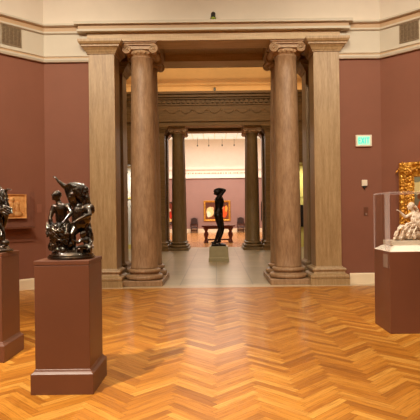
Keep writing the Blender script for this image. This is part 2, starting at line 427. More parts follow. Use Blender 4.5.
# cove
bm = B()
prof = [(0.0, 5.68), (0.02, 6.3), (0.12, 6.8), (0.35, 7.25), (0.75, 7.65), (1.3, 7.95), (2.0, 8.15), (2.6, 8.2)]
rings = [[bm.verts.new((p.x, p.y, z)) for p in inset_poly(o)] for o, z in prof]
for a, b in zip(rings, rings[1:]):
    for k in range(8): bm.faces.new((a[k], a[(k+1) % 8], b[(k+1) % 8], b[k]))
struct('ceiling_cove', bm, M['cove'])
bm = B(); bm.faces.new([bm.verts.new((p.x, p.y, 8.2)) for p in inset_poly(2.6)]); struct('ceiling', bm, M['laylight'])

# ------------------------------------------------------------------ floors
def plank_floor():
    bm = B(); W = 0.072; n = 7
    lp = bm.faces.layers.float.new('plank'); ld = bm.faces.layers.float.new('dirn')
    R = Matrix.Rotation(PI/4, 2)
    g = 0.0009
    lim = int(14/W)
    for j in range(-lim, lim):
        for i in range(-lim, lim):
            t = (i-j) % (2*n)
            if t == 0: x0, x1, y0, y1, dd = i*W, (i+n)*W, j*W, (j+1)*W, 0
            elif t == n: x0, x1, y0, y1, dd = i*W, (i+1)*W, (j-n+1)*W, (j+1)*W, 1
            else: continue
            c = R @ Vector(((x0+x1)/2, (y0+y1)/2))
            if not (-8.6 < c.x < 8.6 and -6.9 < c.y < 10.95): continue
            q = [R @ Vector(p) for p in ((x0+g, y0+g), (x1-g, y0+g), (x1-g, y1-g), (x0+g, y1-g))]
            f = bm.faces.new([bm.verts.new((p.x, p.y, 0)) for p in q])
            f[lp] = 0.05+0.95*random.random()**1.1; f[ld] = dd
    def cut(co, no):
        bmesh.ops.bisect_plane(bm, geom=bm.verts[:]+bm.edges[:]+bm.faces[:], plane_co=co, plane_no=no, clear_outer=True)
    for k in range(7):
        a = Vector(OCT[k]); b = Vector(OCT[k+1]); d = (b-a).normalized()
        cut((a.x, a.y, 0), (-d.y, d.x, 0))
    cut((0, 10.54, 0), (0, 1, 0))
    pts = [(p[0], min(p[1], 10.54)) for p in OCT]
    # sub-floor showing in the joints
    pl = [(XR+.34, 10.54)]+[tuple(p) for p in OCT[1:7]]+[(XL-.34, 10.54)]
    f = bm.faces.new([bm.verts.new((x, y, -0.002)) for x, y in pl[::-1]]); f[lp] = 0.0
    bmesh.ops.recalc_face_normals(bm, faces=bm.faces)
    for f in bm.faces:
        if f.normal.z < 0: f.normal_flip()
    me = bpy.data.meshes.new('floor'); bm.to_mesh(me); bm.free(); me.materials.append(M['wood'])
    o = bpy.data.objects.new('floor', me); C.objects.link(o); tag(o, kind='structure')
plank_floor()
bm = B(); box(bm, XL-.36, XR+.36, 10.54, 10.92, -.1, .001); struct('floor_threshold', bm, M['threshold'])
bm = B(); box(bm, -6.2, 6.2, 10.92, 23.35, -.1, .0); struct('floor_hall', bm, M['tiles'])
bm = B(); box(bm, -9, 9, 23.35, 42.2, -.1, .0); struct('floor_far_gallery', bm, M['farwood'])

# ------------------------------------------------------------------ portals
SPX = 1.605       # column axis
TOP = 5.31        # underside of architrave
def make_column(mat, label, y, x=-SPX):
    t = thing('stone_column', label, 'column', (x, y, 0), 0, 'stone columns of the two doorways')
    bm = B(); box(bm, -.438, .438, -.40, .40, 0, .122); link('plinth_block', bm, mat, t, 0.012)
    bm = B()
    pr = [(.37, .12)]
    for k in range(9):
        a = -PI/2+PI*k/8; pr.append((.365+.055*math.cos(a), .178+.056*math.sin(a)))
    pr += [(.36, .236), (.325, .242), (.315, .258), (.325, .27), (.335, .274)]
    for k in range(9):
        a = -PI/2+PI*k/8; pr.append((.325+.04*math.cos(a), .315+.04*math.sin(a)))
    pr += [(.315, .358), (.308, .372)]
    lathe(bm, pr, 56); link('base_moulding', bm, mat, t)
    bm = B(); pr = [(.31, .37), (.30, .395)]
    for k in range(1, 17):
        q = k/16; r = .298-(.298-.24)*(q**1.5); pr.append((r, .40+q*(4.98-.40)))
    pr += [(.262, 5.0), (.262, 5.03)]
    lathe(bm, pr, 56); link('shaft', bm, mat, t)
    # Ionic capital
    bm = B()
    lathe(bm, [(.25, 5.02), (.265, 5.03), (.28, 5.06), (.315, 5.09), (.325, 5.12), (.31, 5.15)], 40)
    for k in range(20):     # egg moulding
        a = 2*PI*k/20; ell(bm, (.305*math.cos(a), .305*math.sin(a), 5.095), (.032, .032, .038), seg=8, rings=6)
    box(bm, -.30, .30, -.30, .30, 5.14, 5.26)      # canalis block
    for s in (-1, 1):                                 # raised rims of the canalis
        box(bm, -.30, .30, s*.32-.02, s*.32+.02, 5.24, 5.262); box(bm, -.28, .28, s*.315-.02, s*.315+.02, 5.15, 5.165)
    cap = link('capital', bm, M['capital'], t)
    bm = B(); sqlathe(bm, -.33, .33, -.33, .33, [(0, 5.26), (.0, 5.265), (.03, 5.285), (.035, 5.288), (.035, TOP), (.0, TOP)]); link('abacus', bm, M['capital'], cap)
    for sx in (-1, 1):
        bm = B()
        # bolster between the two scrolls, waisted
        n = 20; rings = []
        for yy, r in ((-.31, .08), (-.28, .098), (-.2, .085), (-.05, .068), (.05, .068), (.2, .085), (.28, .098), (.31, .08)):
            rings.append([bm.verts.new((sx*.285+r*math.cos(2*PI*k/n), yy, 5.16+r*math.sin(2*PI*k/n))) for k in range(n)])
        for a, b in zip(rings, rings[1:]):
            for k in range(n): bm.faces.new((a[k], a[(k+1) % n], b[(k+1) % n], b[k])).smooth = True
        bm.faces.new(rings[0]); bm.faces.new(rings[-1][::-1])
        for sy in (-1, 1):
            pts = []; rs = []
            for k in range(46):
                th = k/45*2.6*2*PI; r = .10*(1-k/45*0.86)
                pts.append((sx*.285+sx*r*math.sin(th), sy*.325, 5.16+r*math.cos(th))); rs.append(.019*(1-k/45*.5))
            tube(bm, pts, rs, 8); ell(bm, (sx*.285, sy*.33, 5.16), (.02, .02, .02), seg=10, rings=6)
        link('volute', bm, M['capital'], cap)
    return t
LX = 'in the near doorway'
c0 = make_column(M['column'], 'left stone Ionic column at the front of the near doorway', 11.19)
dup(c0, (SPX, 11.19, 0), 0, 'right stone Ionic column at the front of the near doorway')
dup(c0, (-SPX, 12.02, 0), 0, 'left stone column of the near doorway standing directly behind the front one')
dup(c0, (SPX, 12.02, 0), 0, 'right stone column of the near doorway standing directly behind the front one')
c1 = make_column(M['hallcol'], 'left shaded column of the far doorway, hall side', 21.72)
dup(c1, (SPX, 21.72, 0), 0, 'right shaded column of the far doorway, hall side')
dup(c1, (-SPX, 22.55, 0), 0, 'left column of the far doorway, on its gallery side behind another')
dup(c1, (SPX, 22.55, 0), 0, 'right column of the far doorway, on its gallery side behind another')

def make_pier(mat, label, x0, x1, y0, y1):
    cx, cy = (x0+x1)/2, (y0+y1)/2; hx, hy = (x1-x0)/2, (y1-y0)/2
    t = thing('stone_pier', label, 'pier', (cx, cy, 0), 0, 'square piers of the two doorways')
    bm = B(); sqlathe(bm, -hx, hx, -hy, hy, [(.0, .385), (.0, 5.04)]); link('shaft', bm, mat, t, .006)
    bm = B(); sqlathe(bm, -hx, hx, -hy, hy, [(.14, 0), (.14, .13), (.12, .135), (.128, .15), (.135, .18), (.125, .215), (.09, .235), (.065, .245), (.055, .275), (.06, .30), (.075, .305), (.085, .33), (.07, .355), (.03, .365), (.015, .39)])
    link('base_moulding', bm, mat, t)
    bm = B(); sqlathe(bm, -hx, hx, -hy, hy, [(.0, 5.03), (.025, 5.035), (.03, 5.06), (.045, 5.07), (.06, 5.11), (.10, 5.155), (.13, 5.17), (.13, 5.20), (.16, 5.215), (.18, 5.25), (.185, 5.26), (.185, TOP)])
    link('cap_moulding', bm, mat, t)
    return t
p0 = make_pier(M['pier'], 'tall square stone pier at the left edge of the near doorway', -2.71, -2.15, 10.80, 11.36)
dup(p0, (2.43, 11.08, 0), 0, 'tall square stone pier at the right edge of the near doorway')
dup(p0, (-2.53, 12.56, 0), 0, 'square pier behind the left pier of the near doorway, hall side')
dup(p0, (2.53, 12.56, 0), 0, 'square pier behind the right pier of the near doorway, hall side')
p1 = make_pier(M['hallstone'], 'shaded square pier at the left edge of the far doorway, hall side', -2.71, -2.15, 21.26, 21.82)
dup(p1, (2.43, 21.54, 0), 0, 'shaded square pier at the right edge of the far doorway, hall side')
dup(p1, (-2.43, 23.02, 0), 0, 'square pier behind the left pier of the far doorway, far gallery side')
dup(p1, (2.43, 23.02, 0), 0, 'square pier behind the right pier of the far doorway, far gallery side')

def portal(y0, y1, mat, arch, tag_):
    for s, nm in ((-1, 'left'), (1, 'right')):
        bm = B(); a, b = sorted((s*2.36, s*2.85)); box(bm, a, b, y0+.56, y1-.56, 0, TOP)
        struct(f'wall_{tag_}_jamb_{nm}', bm, mat)
    # front and rear architrave beams (three fasciae) with coffered soffit between
    for (a, b, sgn, nm) in ((y0, y0+.56, -1, 'front'), (y1-.56, y1, 1, 'rear')):
        bm = B(); fr = a if sgn < 0 else b
        def yy(off): return (a-off, b) if sgn < 0 else (a, b+off)
        for (z0, z1, off) in ((TOP, 5.33, .01), (5.33, 5.47, 0), (5.47, 5.495, .02)):
            q = yy(off); box(bm, -2.73-off, 2.73+off, q[0], q[1], z0, z1)
        struct(f'trim_{tag_}_architrave_{nm}', bm, arch)
    bm = B(); box(bm, -2.7, 2.7, y0+.56, y1-.56, 5.48, 5.60)
    for s in (-1, 1): box(bm, min(s*1.2, s*1.9), max(s*1.2, s*1.9), y0+.56, y1-.56, TOP, 5.49)
    struct(f'ceiling_{tag_}_passage', bm, mat)
portal(10.80, 12.85, M['pier'], M['archi'], 'near_doorway')
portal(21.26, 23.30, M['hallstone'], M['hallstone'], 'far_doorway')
# masonry above the near doorway
bm = B(); box(bm, -2.75, 2.75, 10.90, 13.0, 5.49, 9.0); struct('wall_over_near_doorway', bm, M['archi'])

# ------------------------------------------------------------------ hall between the doorways
HX = 6.0
for s, nm in ((-1, 'left'), (1, 'right')):
    x0, x1 = sorted((s*2.83, s*HX)); bm = B()
    box(bm, x0, x1, 12.6, 13.0, 0, 8.9); struct(f'wall_hall_front_{nm}', bm, M['hallstone'])
    bm = B()
    for a_, b_, z0, z1 in ((2.72, 3.25, 0, 8.9), (3.25, 4.6, 3.75, 8.9), (4.6, HX, 0, 8.9)):
        x0, x1 = sorted((s*a_, s*b_)); box(bm, x0, x1, 21.30, 22.9, z0, z1)
    x0, x1 = sorted((s*3.20, s*3.25)); box(bm, x0, x1, 21.24, 21.32, 0, 3.8); x0, x1 = sorted((s*3.2, s*4.65)); box(bm, x0, x1, 21.24, 21.32, 3.7, 3.82)
    struct(f'wall_hall_end_{nm}', bm, M['hallstone'])
    x0, x1 = sorted((s*HX, s*(HX+.3))); bm = B(); box(bm, x0, x1, 12.6, 22.9, 0, 8.9); struct(f'wall_hall_side_{nm}', bm, M['hallstone'])
    x0, x1 = sorted((s*3.15, s*4.7)); bm = B(); box(bm, x0, x1, 22.9, 22.96, 0, 4.0)
    struct(f'wall_alcove_{nm}', bm, M['pale'] if s < 0 else M['yellow'])
    bm = B(); x0, x1 = sorted((s*3.25, s*4.6)); box(bm, x0, x1, 22.86, 22.9, 0, .20); box(bm, x0, x1, 22.87, 22.9, 2.28, 2.36)
    struct(f'trim_alcove_{nm}', bm, M['yellow'])
    area('alcove_light', (s*3.9, 21.9, 3.72), 1.1, .4, 55 if s < 0 else 50, (1, .93, .8))
# entablature around the hall: frieze, dentils, cornice
for (yf, d, nm) in ((21.26, -1, 'far'), (13.0, 1, 'near')):
    bm = B()
    def yb(off): return tuple(sorted((yf, yf+d*off)))
    def bx(z0, z1, off, x=6.0): q = yb(off); box(bm, -x, x, q[0], q[1], z0, z1)
    bx(5.49, 5.56, .05); bx(5.56, 6.18, .01); bx(6.18, 6.24, .05); bx(6.24, 6.42, .02)
    for k in range(58):
        x = -5.9+k*.206; q = yb(.10); box(bm, x, x+.115, q[0], q[1], 6.27, 6.40)
    bx(6.42, 6.50, .13); bx(6.50, 6.62, .20); bx(6.62, 6.72, .28)
    # carved swags on the frieze
    for k in range(19):
        cx = -5.4+k*.6; yy = yf+d*.02
        tube(bm, [(cx-.24, yy, 5.98), (cx-.14, yy, 5.88), (cx, yy, 5.83), (cx+.14, yy, 5.88), (cx+.24, yy, 5.98)], [.008, .014, .018, .014, .008], 8)
        ell(bm, (cx-.3, yy, 5.98), (.045, .02, .05), seg=10, rings=6)
    struct(f'trim_hall_entablature_{nm}', bm, M['hallstone'])
for s, nm in ((-1, 'left'), (1, 'right')):
    bm = B(); x = s*6.0
    for z0, z1, o in ((5.56, 5.62, .05), (6.18, 6.42, .06), (6.42, 6.50, .13), (6.50, 6.62, .2), (6.62, 6.72, .28)):
        a, b = sorted((x, x-s*o)); box(bm, a, b, 13.0, 21.26, z0, z1)
    struct(f'trim_hall_side_cornice_{nm}', bm, M['hallstone'])
bm = B(); box(bm, -2.75, 2.75, 21.26, 23.3, 5.49, 9.0); struct('wall_over_far_doorway', bm, M['hallstone'])
# barrel vault running across the hall
bm = B(); n = 28; L0 = []; L1 = []
pts = [(13.04, 6.60), (13.04, 7.05)]+[(17.13-4.09*math.cos(PI*k/n), 7.05+1.75*math.sin(PI*k/n)) for k in range(1, n)]+[(21.22, 7.05), (21.22, 6.60)]
for (y, z) in pts: L0.append(bm.verts.new((-6.0, y, z))); L1.append(bm.verts.new((6.0, y, z)))
for k in range(len(pts)-1): bm.faces.new((L0[k], L0[k+1], L1[k+1], L1[k]))
for xx in (-4.6, -2.9, 2.9, 4.6):   # ribs
    pr = [bm.verts.new((xx, y*(.996)+17.13*.004, z-.03)) for y, z in pts]; qr = [bm.verts.new((xx+.12*(1 if xx > 0 else -1), y*.996+17.13*.004, z-.03)) for y, z in pts]
    for k in range(len(pts)-1): bm.faces.new((pr[k], pr[k+1], qr[k+1], qr[k]))
struct('ceiling_hall_vault', bm, M['vault'], smooth=True)

bm = B(); box(bm, -6, 6, 21.08, 21.22, 7.02, 7.09); box(bm, -6, 6, 13.04, 13.18, 7.02, 7.09); struct('trim_hall_vault_ledge', bm, M['vault'])
# ------------------------------------------------------------------ far gallery
bm = B(); box(bm, -9, 9, 42.0, 42.3, 0, 7.84); struct('wall_far', bm, M['pink'])
for s, nm in ((-1, 'left'), (1, 'right')):
    a, b = sorted((s*8.5, s*8.8)); bm = B(); box(bm, a, b, 23.3, 42.0, 0, 7.84); struct(f'wall_far_{nm}', bm, M['pink'])
    a, b = sorted((s*2.83, s*8.8)); bm = B(); box(bm, a, b, 22.98, 23.3, 0, 7.84); struct(f'wall_far_front_{nm}', bm, M['pink'])
bm = B(); box(bm, -8.5, 8.5, 41.95, 42.0, 4.62, 7.84); struct('wall_far_upper', bm, M['farcream'])
bm = B(); box(bm, -8.5, 8.5, 41.86, 41.95, 4.56, 4.70); box(bm, -8.5, 8.5, 41.9, 41.95, 5.22, 5.28); box(bm, -8.5, 8.5, 41.84, 41.95, 5.28, 5.40)
struct('trim_far_frieze', bm, M['farcream'])
bm = B()
x = -3.6
while x < 3.6:      # small raised ornament line along the frieze
    wd = random.choice((.06, .10, .14)); box(bm, x, x+wd, 41.93, 41.95, 4.93, 5.02); x += wd+random.choice((.05, .07, .12))
struct('trim_far_ornament', bm, M['cream_dark'])
bm = B(); box(bm, -8.5, 8.5, 41.96, 42.0, 0, .33); struct('baseboard_far', bm, M['base'])
bm = B(); box(bm, -8.8, 8.8, 23.3, 42.0, 7.84, 7.9); struct('ceiling_far_gallery', bm, M['farlaylight'])

# ------------------------------------------------------------------ lights that show
def make_spotlight(label, loc, lens, rz=0, tilt=0.5, sc=1.0, hang=False, cat='spotlight'):
    t = thing('track_spotlight', label, cat, loc, rz)
    bm = B(); tube(bm, [(0, 0, 0), (0, 0, .05*sc)], .04*sc, 12); link('mount', bm, M['black'], t)
    bm = B(); r = .05*sc
    d = Vector((0, -math.cos(tilt), math.sin(tilt)*(-1 if hang else 1)*-1)); z = -.69 if hang else .11*sc
    if hang: tube(bm, [(0, 0, 0), (0, 0, -.66)], .012*sc, 8)
    else: tube(bm, [(0, 0, .04*sc), (0, 0, .09*sc)], .015*sc, 8)
    c = Vector((0, 0, z)); tube(bm, [c-d*.08*sc, c-d*.05*sc, c+d*.05*sc, c+d*.09*sc], [r*.6, r, r, r*1.15], 16)
    link('lamp_housing', bm, M['black'], t)
    bm = B(); tube(bm, [c+d*.088*sc, c+d*.096*sc], r*.95, 16); link('lens', bm, lens, t)
    return t
make_spotlight('small black spotlight on the cornice above the near doorway', (0.0, 10.70, 5.69), M['lens_dim'], tilt=1.1)
make_spotlight('tiny black spotlight on the cornice of the hall above the far doorway', (0.02, 21.08, 6.72), M['black'], sc=1.0)
sl = make_spotlight('glowing track spotlight near the upper left of the far gallery wall', (-1.42, 41.6, 7.84), M['lens'], hang=True, sc=1.0, rz=PI)
sl.location = (-1.42, 40.9, 7.84); sl['group'] = 'spotlights on the far gallery ceiling'
for x, nm in ((-.50, 'second glowing spotlight from the left at the far gallery ceiling'), (.60, 'third glowing spotlight from the left at the far gallery ceiling'), (1.58, 'rightmost glowing spotlight at the far gallery ceiling')):
    dup(sl, (x, 40.9, 7.84), PI, nm)

# ------------------------------------------------------------------ vents in the frieze
ROT_L = math.atan2(-1, -1)   # along left wall
def on_wall(side, s, off):
    """point on a 45 degree wall, s = x-distance from the corner, off = out of the wall"""
    q = off/math.sqrt(2)
    if side < 0: return (XL-s+q, FY-s-q)
    return (XR+s-q, FY-s-q)
def make_vent(label, side, s0, z=5.29, wd=.41):
    x, y = on_wall(side, s0+wd/2/math.sqrt(2), .032)
    t = thing('vent_grille', label, 'vent', (x, y, z), PI/4 if side < 0 else -PI/4, 'vent grilles in the frieze')
    h = wd/2
    bm = B(); box(bm, -h, h, -.004, .0, -h, h); link('backing', bm, M['grille_back'], t)
    bm = B(); f = .018
    box(bm, -h, h, -.016, 0, h-f, h); box(bm, -h, h, -.016, 0, -h, -h+f); box(bm, -h, -h+f, -.016, 0, -h, h); box(bm, h-f, h, -.016, 0, -h, h)
    link('frame', bm, M['grille'], t)
    bm = B()
    for k in range(15):
        zz = -h+f+.01+k*(2*h-2*f-.02)/14; box(bm, -h+f, h-f, -.013, -.004, zz-.006, zz+.006)
    for k in range(4): xx = -h+(k+1)*2*h/5; box(bm, xx-.004, xx+.004, -.015, -.004, -h, h)
    link('louvre', bm, M['grille'], t); return t
make_vent('square vent grille in the left frieze, the one nearer the corner', -1, .362)
make_vent('square vent grille in the left frieze, cut by the picture edge', -1, .362+.31)
make_vent('square vent grille in the right frieze, cut by the picture edge', 1, .325)

# ------------------------------------------------------------------ exit sign, sensor and plate on the right front wall
t = thing('exit_sign', 'small green exit sign high on the right front wall', 'exit sign', (3.23, FY, 3.10))
bm = B(); box(bm, -.175, .175, -.05, 0, -.125, .125); link('housing', bm, M['white'], t, .008)
bm = B(); box(bm, -.135, .135, -.055, -.049, -.095, .095); pn = link('sign_panel', bm, M['exit_panel'], t)
bm = B(); H = .065; wv = .018
def seg(x0, x1, z0, z1): box(bm, x0, x1, -.062, -.054, z0, z1)
def bar(p, q, w_=.018):
    (xa, za), (xb, zb) = p, q; d = Vector((xb-xa, 0, zb-za)).normalized(); nn = Vector((-d.z, 0, d.x))*w_/2
    vs = []
    for yy in (-.062, -.054):
        for P_ in (Vector((xa, yy, za))-nn, Vector((xa, yy, za))+nn, Vector((xb, yy, zb))+nn, Vector((xb, yy, zb))-nn): vs.append(bm.verts.new(P_))
    for f in ((0,1,2,3),(7,6,5,4),(0,4,5,1),(1,5,6,2),(2,6,7,3),(3,7,4,0)): bm.faces.new([vs[i] for i in f])
x = -.12; seg(x, x+wv, -H, H); seg(x, x+.05, H-wv, H); seg(x, x+.045, -wv/2, wv/2); seg(x, x+.05, -H, -H+wv)
bar((-.055, -H), (.0, H)); bar((-.055, H), (.0, -H))
seg(.018, .018+wv, -H, H)
seg(.05, .12, H-wv, H); seg(.076, .076+wv, -H, H)
link('lettering', bm, M['exit_green'], pn)
t = thing('thermostat', 'small cream wall sensor box with a dark foot below the exit sign', 'thermostat', (3.24, FY, 2.18))
bm = B(); box(bm, -.06, .06, -.035, 0, -.06, .07); link('housing', bm, M['white'], t, .006)
bm = B(); box(bm, -.045, .045, -.03, 0, -.085, -.06); lathe(bm, [(.015, -.13), (.02, -.085)], 12, 0, -.015); link('sensor', bm, M['black'], t)
t = thing('switch_plate', 'narrow brown switch plate on the wall below the cream sensor box', 'switch', (3.27, FY, 1.56))
bm = B(); box(bm, -.045, .045, -.012, 0, -.09, .10); link('plate', bm, M['plinth'], t, .003)
bm = B(); box(bm, -.02, .02, -.022, -.01, -.075, -.03); link('switch', bm, M['card'], t)

# ------------------------------------------------------------------ wall vitrine and relief, left wall
def local_on(side, s, z, off=.0):
    x, y = on_wall(side, s, off); return (x, y, z), (PI/4 if side < 0 else -PI/4)
loc, rz = local_on(-1, .50, 0)
t = thing('wall_vitrine', 'clear wall-mounted vitrine with a brown shelf around the terracotta relief', 'display case', loc, rz)
bm = B(); box(bm, -.46, .42, -.02, 0, 1.02, 2.18); link('back_panel', bm, M['brown'], t)
bm = B(); box(bm, -.42, .36, -.22, -.02, 1.30, 1.335); link('shelf', bm, M['casebrown'], t)
bm = B()
box(bm, -.42, .36, -.225, -.217, 1.335, 2.05); box(bm, .352, .36, -.217, -.02, 1.335, 2.05); box(bm, -.42, -.412, -.217, -.02, 1.335, 2.05); box(bm, -.42, .36, -.217, -.02, 2.042, 2.05)
link('glass_cover', bm, M['glass'], t)
def relief():
    bm = B(); nx, nz = 70, 74; W2, H2 = .25, .25
    figs = [(-.05, .13, .055, .06), (.07, .06, .04, .045), (-.06, 0, .09, .12), (.06, -.05, .05, .10), (-.10, -.14, .12, .09), (.08, -.16, .10, .06), (.0, .02, .03, .07), (-.17, .12, .04, .09)]
    vs = []
    for j in range(nz+1):
        for i in range(nx+1):
            x = -W2+2*W2*i/nx; z = -H2+2*H2*j/nz; h = 0
            for cx, cz, rx, rzz in figs:
                d = ((x-cx)/rx)**2+((z-cz)/rzz)**2
                if d < 1: h = max(h, math.sqrt(1-d)*.045)
            h += .006*math.sin(60*x+25*math.sin(22*z))*(1 if h > .005 else .15)
            if abs(x) > W2-.02 or abs(z) > H2-.02: h = .03
            vs.append(bm.verts.new((x, -.03-h, z)))
    for j in range(nz):
        for i in range(nx):
            a = j*(nx+1)+i; bm.faces.new((vs[a], vs[a+1], vs[a+nx+2], vs[a+nx+1])).smooth = True
    box(bm, -W2, W2, -.032, 0, -H2, H2)
    return bm
loc, rz = local_on(-1, .505, 1.76, .03)
o = link('terracotta_relief', relief(), M['relief'], None, loc=loc); o.rotation_euler = (0, 0, rz)
tag(o, 'square ochre terracotta relief with figures inside the wall vitrine', 'relief')
loc, rz = local_on(-1, .10, 1.72)
bm = B(); box(bm, -.05, .05, -.006, 0, -.09, .09); o = link('wall_label', bm, M['wallcard'], None, loc=loc); o.rotation_euler = (0, 0, rz)
tag(o, 'small faded label card on the left wall beside the vitrine', 'label')

# ------------------------------------------------------------------ paintings
def framed(name, label, loc, rz, w_, h_, fw, depth, canvas, frame_mat, carved=False):
    t = thing(name, label, 'painting', loc, rz)
    bm = B(); prof = [(0, 0), (0, depth*.8), (fw*.15, depth), (fw*.3, depth*.75), (fw*.6, depth*.7), (fw*.8, depth*.45), (fw*.95, depth*.4), (fw, depth*.2), (fw, 0)]
    rings = []
    for o_, d in prof:
        x, z = w_/2-o_, h_/2-o_; rings.append([bm.verts.new(p) for p in ((-x, -d, -z), (x, -d, -z), (x, -d, z), (-x, -d, z))])
    for a, b in zip(rings, rings[1:]+rings[:1]):
        for k in range(4): bm.faces.new((a[k], a[(k+1) % 4], b[(k+1) % 4], b[k]))
    if carved:
        n = int((w_+h_)*2/.085)
        for k in range(n):
            q = k/n*2*(w_+h_); o_ = fw*.45
            if q < w_: p = (-w_/2+q, h_/2-o_)
            elif q < 2*w_: p = (-w_/2+q-w_, -h_/2+o_)
            elif q < 2*w_+h_: p = (-w_/2+o_, -h_/2+q-2*w_)
            else: p = (w_/2-o_, -h_/2+q-2*w_-h_)
            ell(bm, (p[0], -depth*.75, p[1]), (.034, .03, .034), seg=8, rings=6)
            ell(bm, (p[0]+random.uniform(-.05, .05), -depth*.8, p[1]+random.uniform(-.05, .05)), (.05, .02, .018), Matrix.Rotation(random.uniform(0, PI), 3, 'Y'), 8, 6)
        for sx in (-1, 1):
            for sz in (-1, 1): ell(bm, (sx*(w_/2-fw*.5), -depth*.8, sz*(h_/2-fw*.5)), (fw*.45, .04, fw*.45), seg=16, rings=8)
    link('gilt_frame' if frame_mat == M['gold'] else 'frame', bm, frame_mat, t)
    bm = B(); box(bm, -w_/2+fw*.9, w_/2-fw*.9, -depth*.25, 0, -h_/2+fw*.9, h_/2-fw*.9); link('canvas', bm, canvas, t)
    return t
pm = painting('oil_painting_sky_and_figures', rgb(132, 132, 108), rgb(80, 54, 34), [
    (.10, .80, .25, .10, rgb(216, 200, 140)), (.30, .30, .30, .34, rgb(150, 60, 26)), (.16, .48, .10, .14, rgb(196, 84, 30)), (.13, .66, .055, .07, rgb(120, 66, 34)),
    (.17, .62, .045, .055, rgb(226, 170, 130)), (.06, .30, .07, .2, rgb(60, 34, 20)), (.62, .5, .12, .22, rgb(206, 160, 110)), (.62, .76, .06, .07, rgb(214, 160, 120)), (.85, .3, .12, .3, rgb(60, 60, 44))])
W_ = 1.9; loc, rz = local_on(1, .30+W_/2/math.sqrt(2), 1.65)
framed('framed_painting', 'large oil painting in a heavy carved gilt frame behind the glass case', loc, rz, W_, 1.84, .31, .10, pm, M['gold'], True)
pf = painting('oil_painting_bright_figures', rgb(90, 44, 26), rgb(120, 60, 30), [
    (.20, .45, .17, .30, rgb(240, 214, 150)), (.14, .30, .08, .18, rgb(250, 240, 210)), (.80, .42, .15, .34, rgb(226, 86, 30)), (.72, .66, .06, .09, rgb(240, 190, 130)), (.90, .62, .06, .2, rgb(250, 160, 60)), (.5, .5, .09, .5, rgb(60, 34, 24)), (.30, .64, .05, .08, rgb(236, 190, 140))], .04)
framed('framed_painting', 'wide gilt-framed painting on the far wall behind the standing bronze nude', (.12, 42.0, 1.82), 0, 2.25, 1.72, .16, .08, pf, M['gold'])
pg = painting('oil_painting_red_figure', rgb(120, 50, 30), rgb(60, 26, 18), [(.6, .4, .3, .3, rgb(196, 50, 26)), (.7, .66, .12, .1, rgb(240, 220, 190)), (.7, .16, .2, .1, rgb(230, 190, 120))])
framed('framed_painting', 'dark-framed red painting on the far wall seen left of the hall column', (-4.15, 42.0, 1.65), 0, 1.5, 1.9, .14, .07, pg, M['darkwood'])
ph = painting('oil_painting_golden_scene', rgb(120, 96, 50), rgb(200, 130, 50), [(.4, .4, .3, .25, rgb(240, 190, 90)), (.3, .7, .2, .12, rgb(90, 60, 34))])
framed('framed_painting', 'black-framed golden painting on the far wall seen right of the hall column', (4.55, 42.0, 1.75), 0, 1.5, 1.6, .16, .07, ph, M['black'])
bm = B(); box(bm, -.30, .30, -.04, 0, -.50, .50)
o = link('dark_panel', bm, M['black'], None, loc=(3.85, 22.86, 1.42)); tag(o, 'black panel hanging on the yellow wall seen right of the near right column', 'wall panel')

# ------------------------------------------------------------------ pedestals
def make_pedestal(label, loc):
    t = thing('sculpture_pedestal', label, 'pedestal', loc, 0, 'brown pedestals at the left')
    bm = B(); sqlathe(bm, -.24, .24, -.24, .24, [(0, .2), (0, 1.118)]); link('shaft', bm, M['plinth'], t, .004)
    bm = B(); sqlathe(bm, -.24, .24, -.24, .24, [(.032, 0), (.032, .175), (.026, .182), (.012, .195), (.004, .21), (.0, .215)]); link('base', bm, M['plinth'], t, .003)
    bm = B(); sqlathe(bm, -.24, .24, -.24, .24, [(-.004, 1.118), (.004, 1.122), (.004, 1.16)]); link('top', bm, M['plinth'], t, .004)
    return t
PA = (-1.35, 4.60); PB = (-2.53, 5.57)
ped = make_pedestal('brown painted square pedestal under the raised-arm bronze group', (PA[0], PA[1], 0))
pd2 = dup(ped, (PB[0], PB[1], 0), 0, 'brown painted pedestal cut off by the left picture edge')

# ------------------------------------------------------------------ glass display case
CX0, CX1, CY0, CY1 = 2.20, 3.25, 6.34, 6.96
t = thing('glass_display_case', 'brown display case with clear acrylic box and white deck at right', 'display case', ((CX0+CX1)/2, (CY0+CY1)/2, 0))
hx, hy = (CX1-CX0)/2, (CY1-CY0)/2
bm = B(); box(bm, -hx, hx, -hy, hy, 0.0, 1.04); link('pedestal_body', bm, M['casebrown'], t, .004)
bm = B(); sqlathe(bm, -hx, hx, -hy, hy, [(-.004, 1.04), (-.004, 1.046), (-.11, 1.112), (-.12, 1.112)]); link('deck', bm, M['deck'], t)
bm = B(); g = .010
box(bm, -hx, hx, -hy, -hy+g, 1.046, 1.79); box(bm, -hx, hx, hy-g, hy, 1.046, 1.79)
box(bm, -hx, -hx+g, -hy+g, hy-g, 1.046, 1.79); box(bm, hx-g, hx, -hy+g, hy-g, 1.046, 1.79); box(bm, -hx, hx, -hy, hy, 1.79, 1.80)
gc = link('glass_cover', bm, M['glass'], t)
bm = B(); e = .006
for sx in (-1, 1):
    for sy in (-1, 1): a, b = sorted((sx*hx, sx*(hx-e))); c, d = sorted((sy*(hy+.001), sy*(hy-e))); box(bm, a-.001, b+.001, c, d, 1.046, 1.802)
for sy in (-1, 1): c, d = sorted((sy*(hy+.001), sy*(hy-e))); box(bm, -hx, hx, c, d, 1.792, 1.803)
for sx in (-1, 1): a, b = sorted((sx*(hx+.001), sx*(hx-e))); box(bm, a, b, -hy, hy, 1.792, 1.803)
link('polished_edge', bm, M['edge'], gc)
bm = B(); box(bm, -hx-.0015, -hx-.0005, -hy+.01, -hy+.17, 1.05, 1.785); link('painted_reflection_strip', bm, M['edge'], gc)  # bright reflection on the side pane, put in as a whitish strip
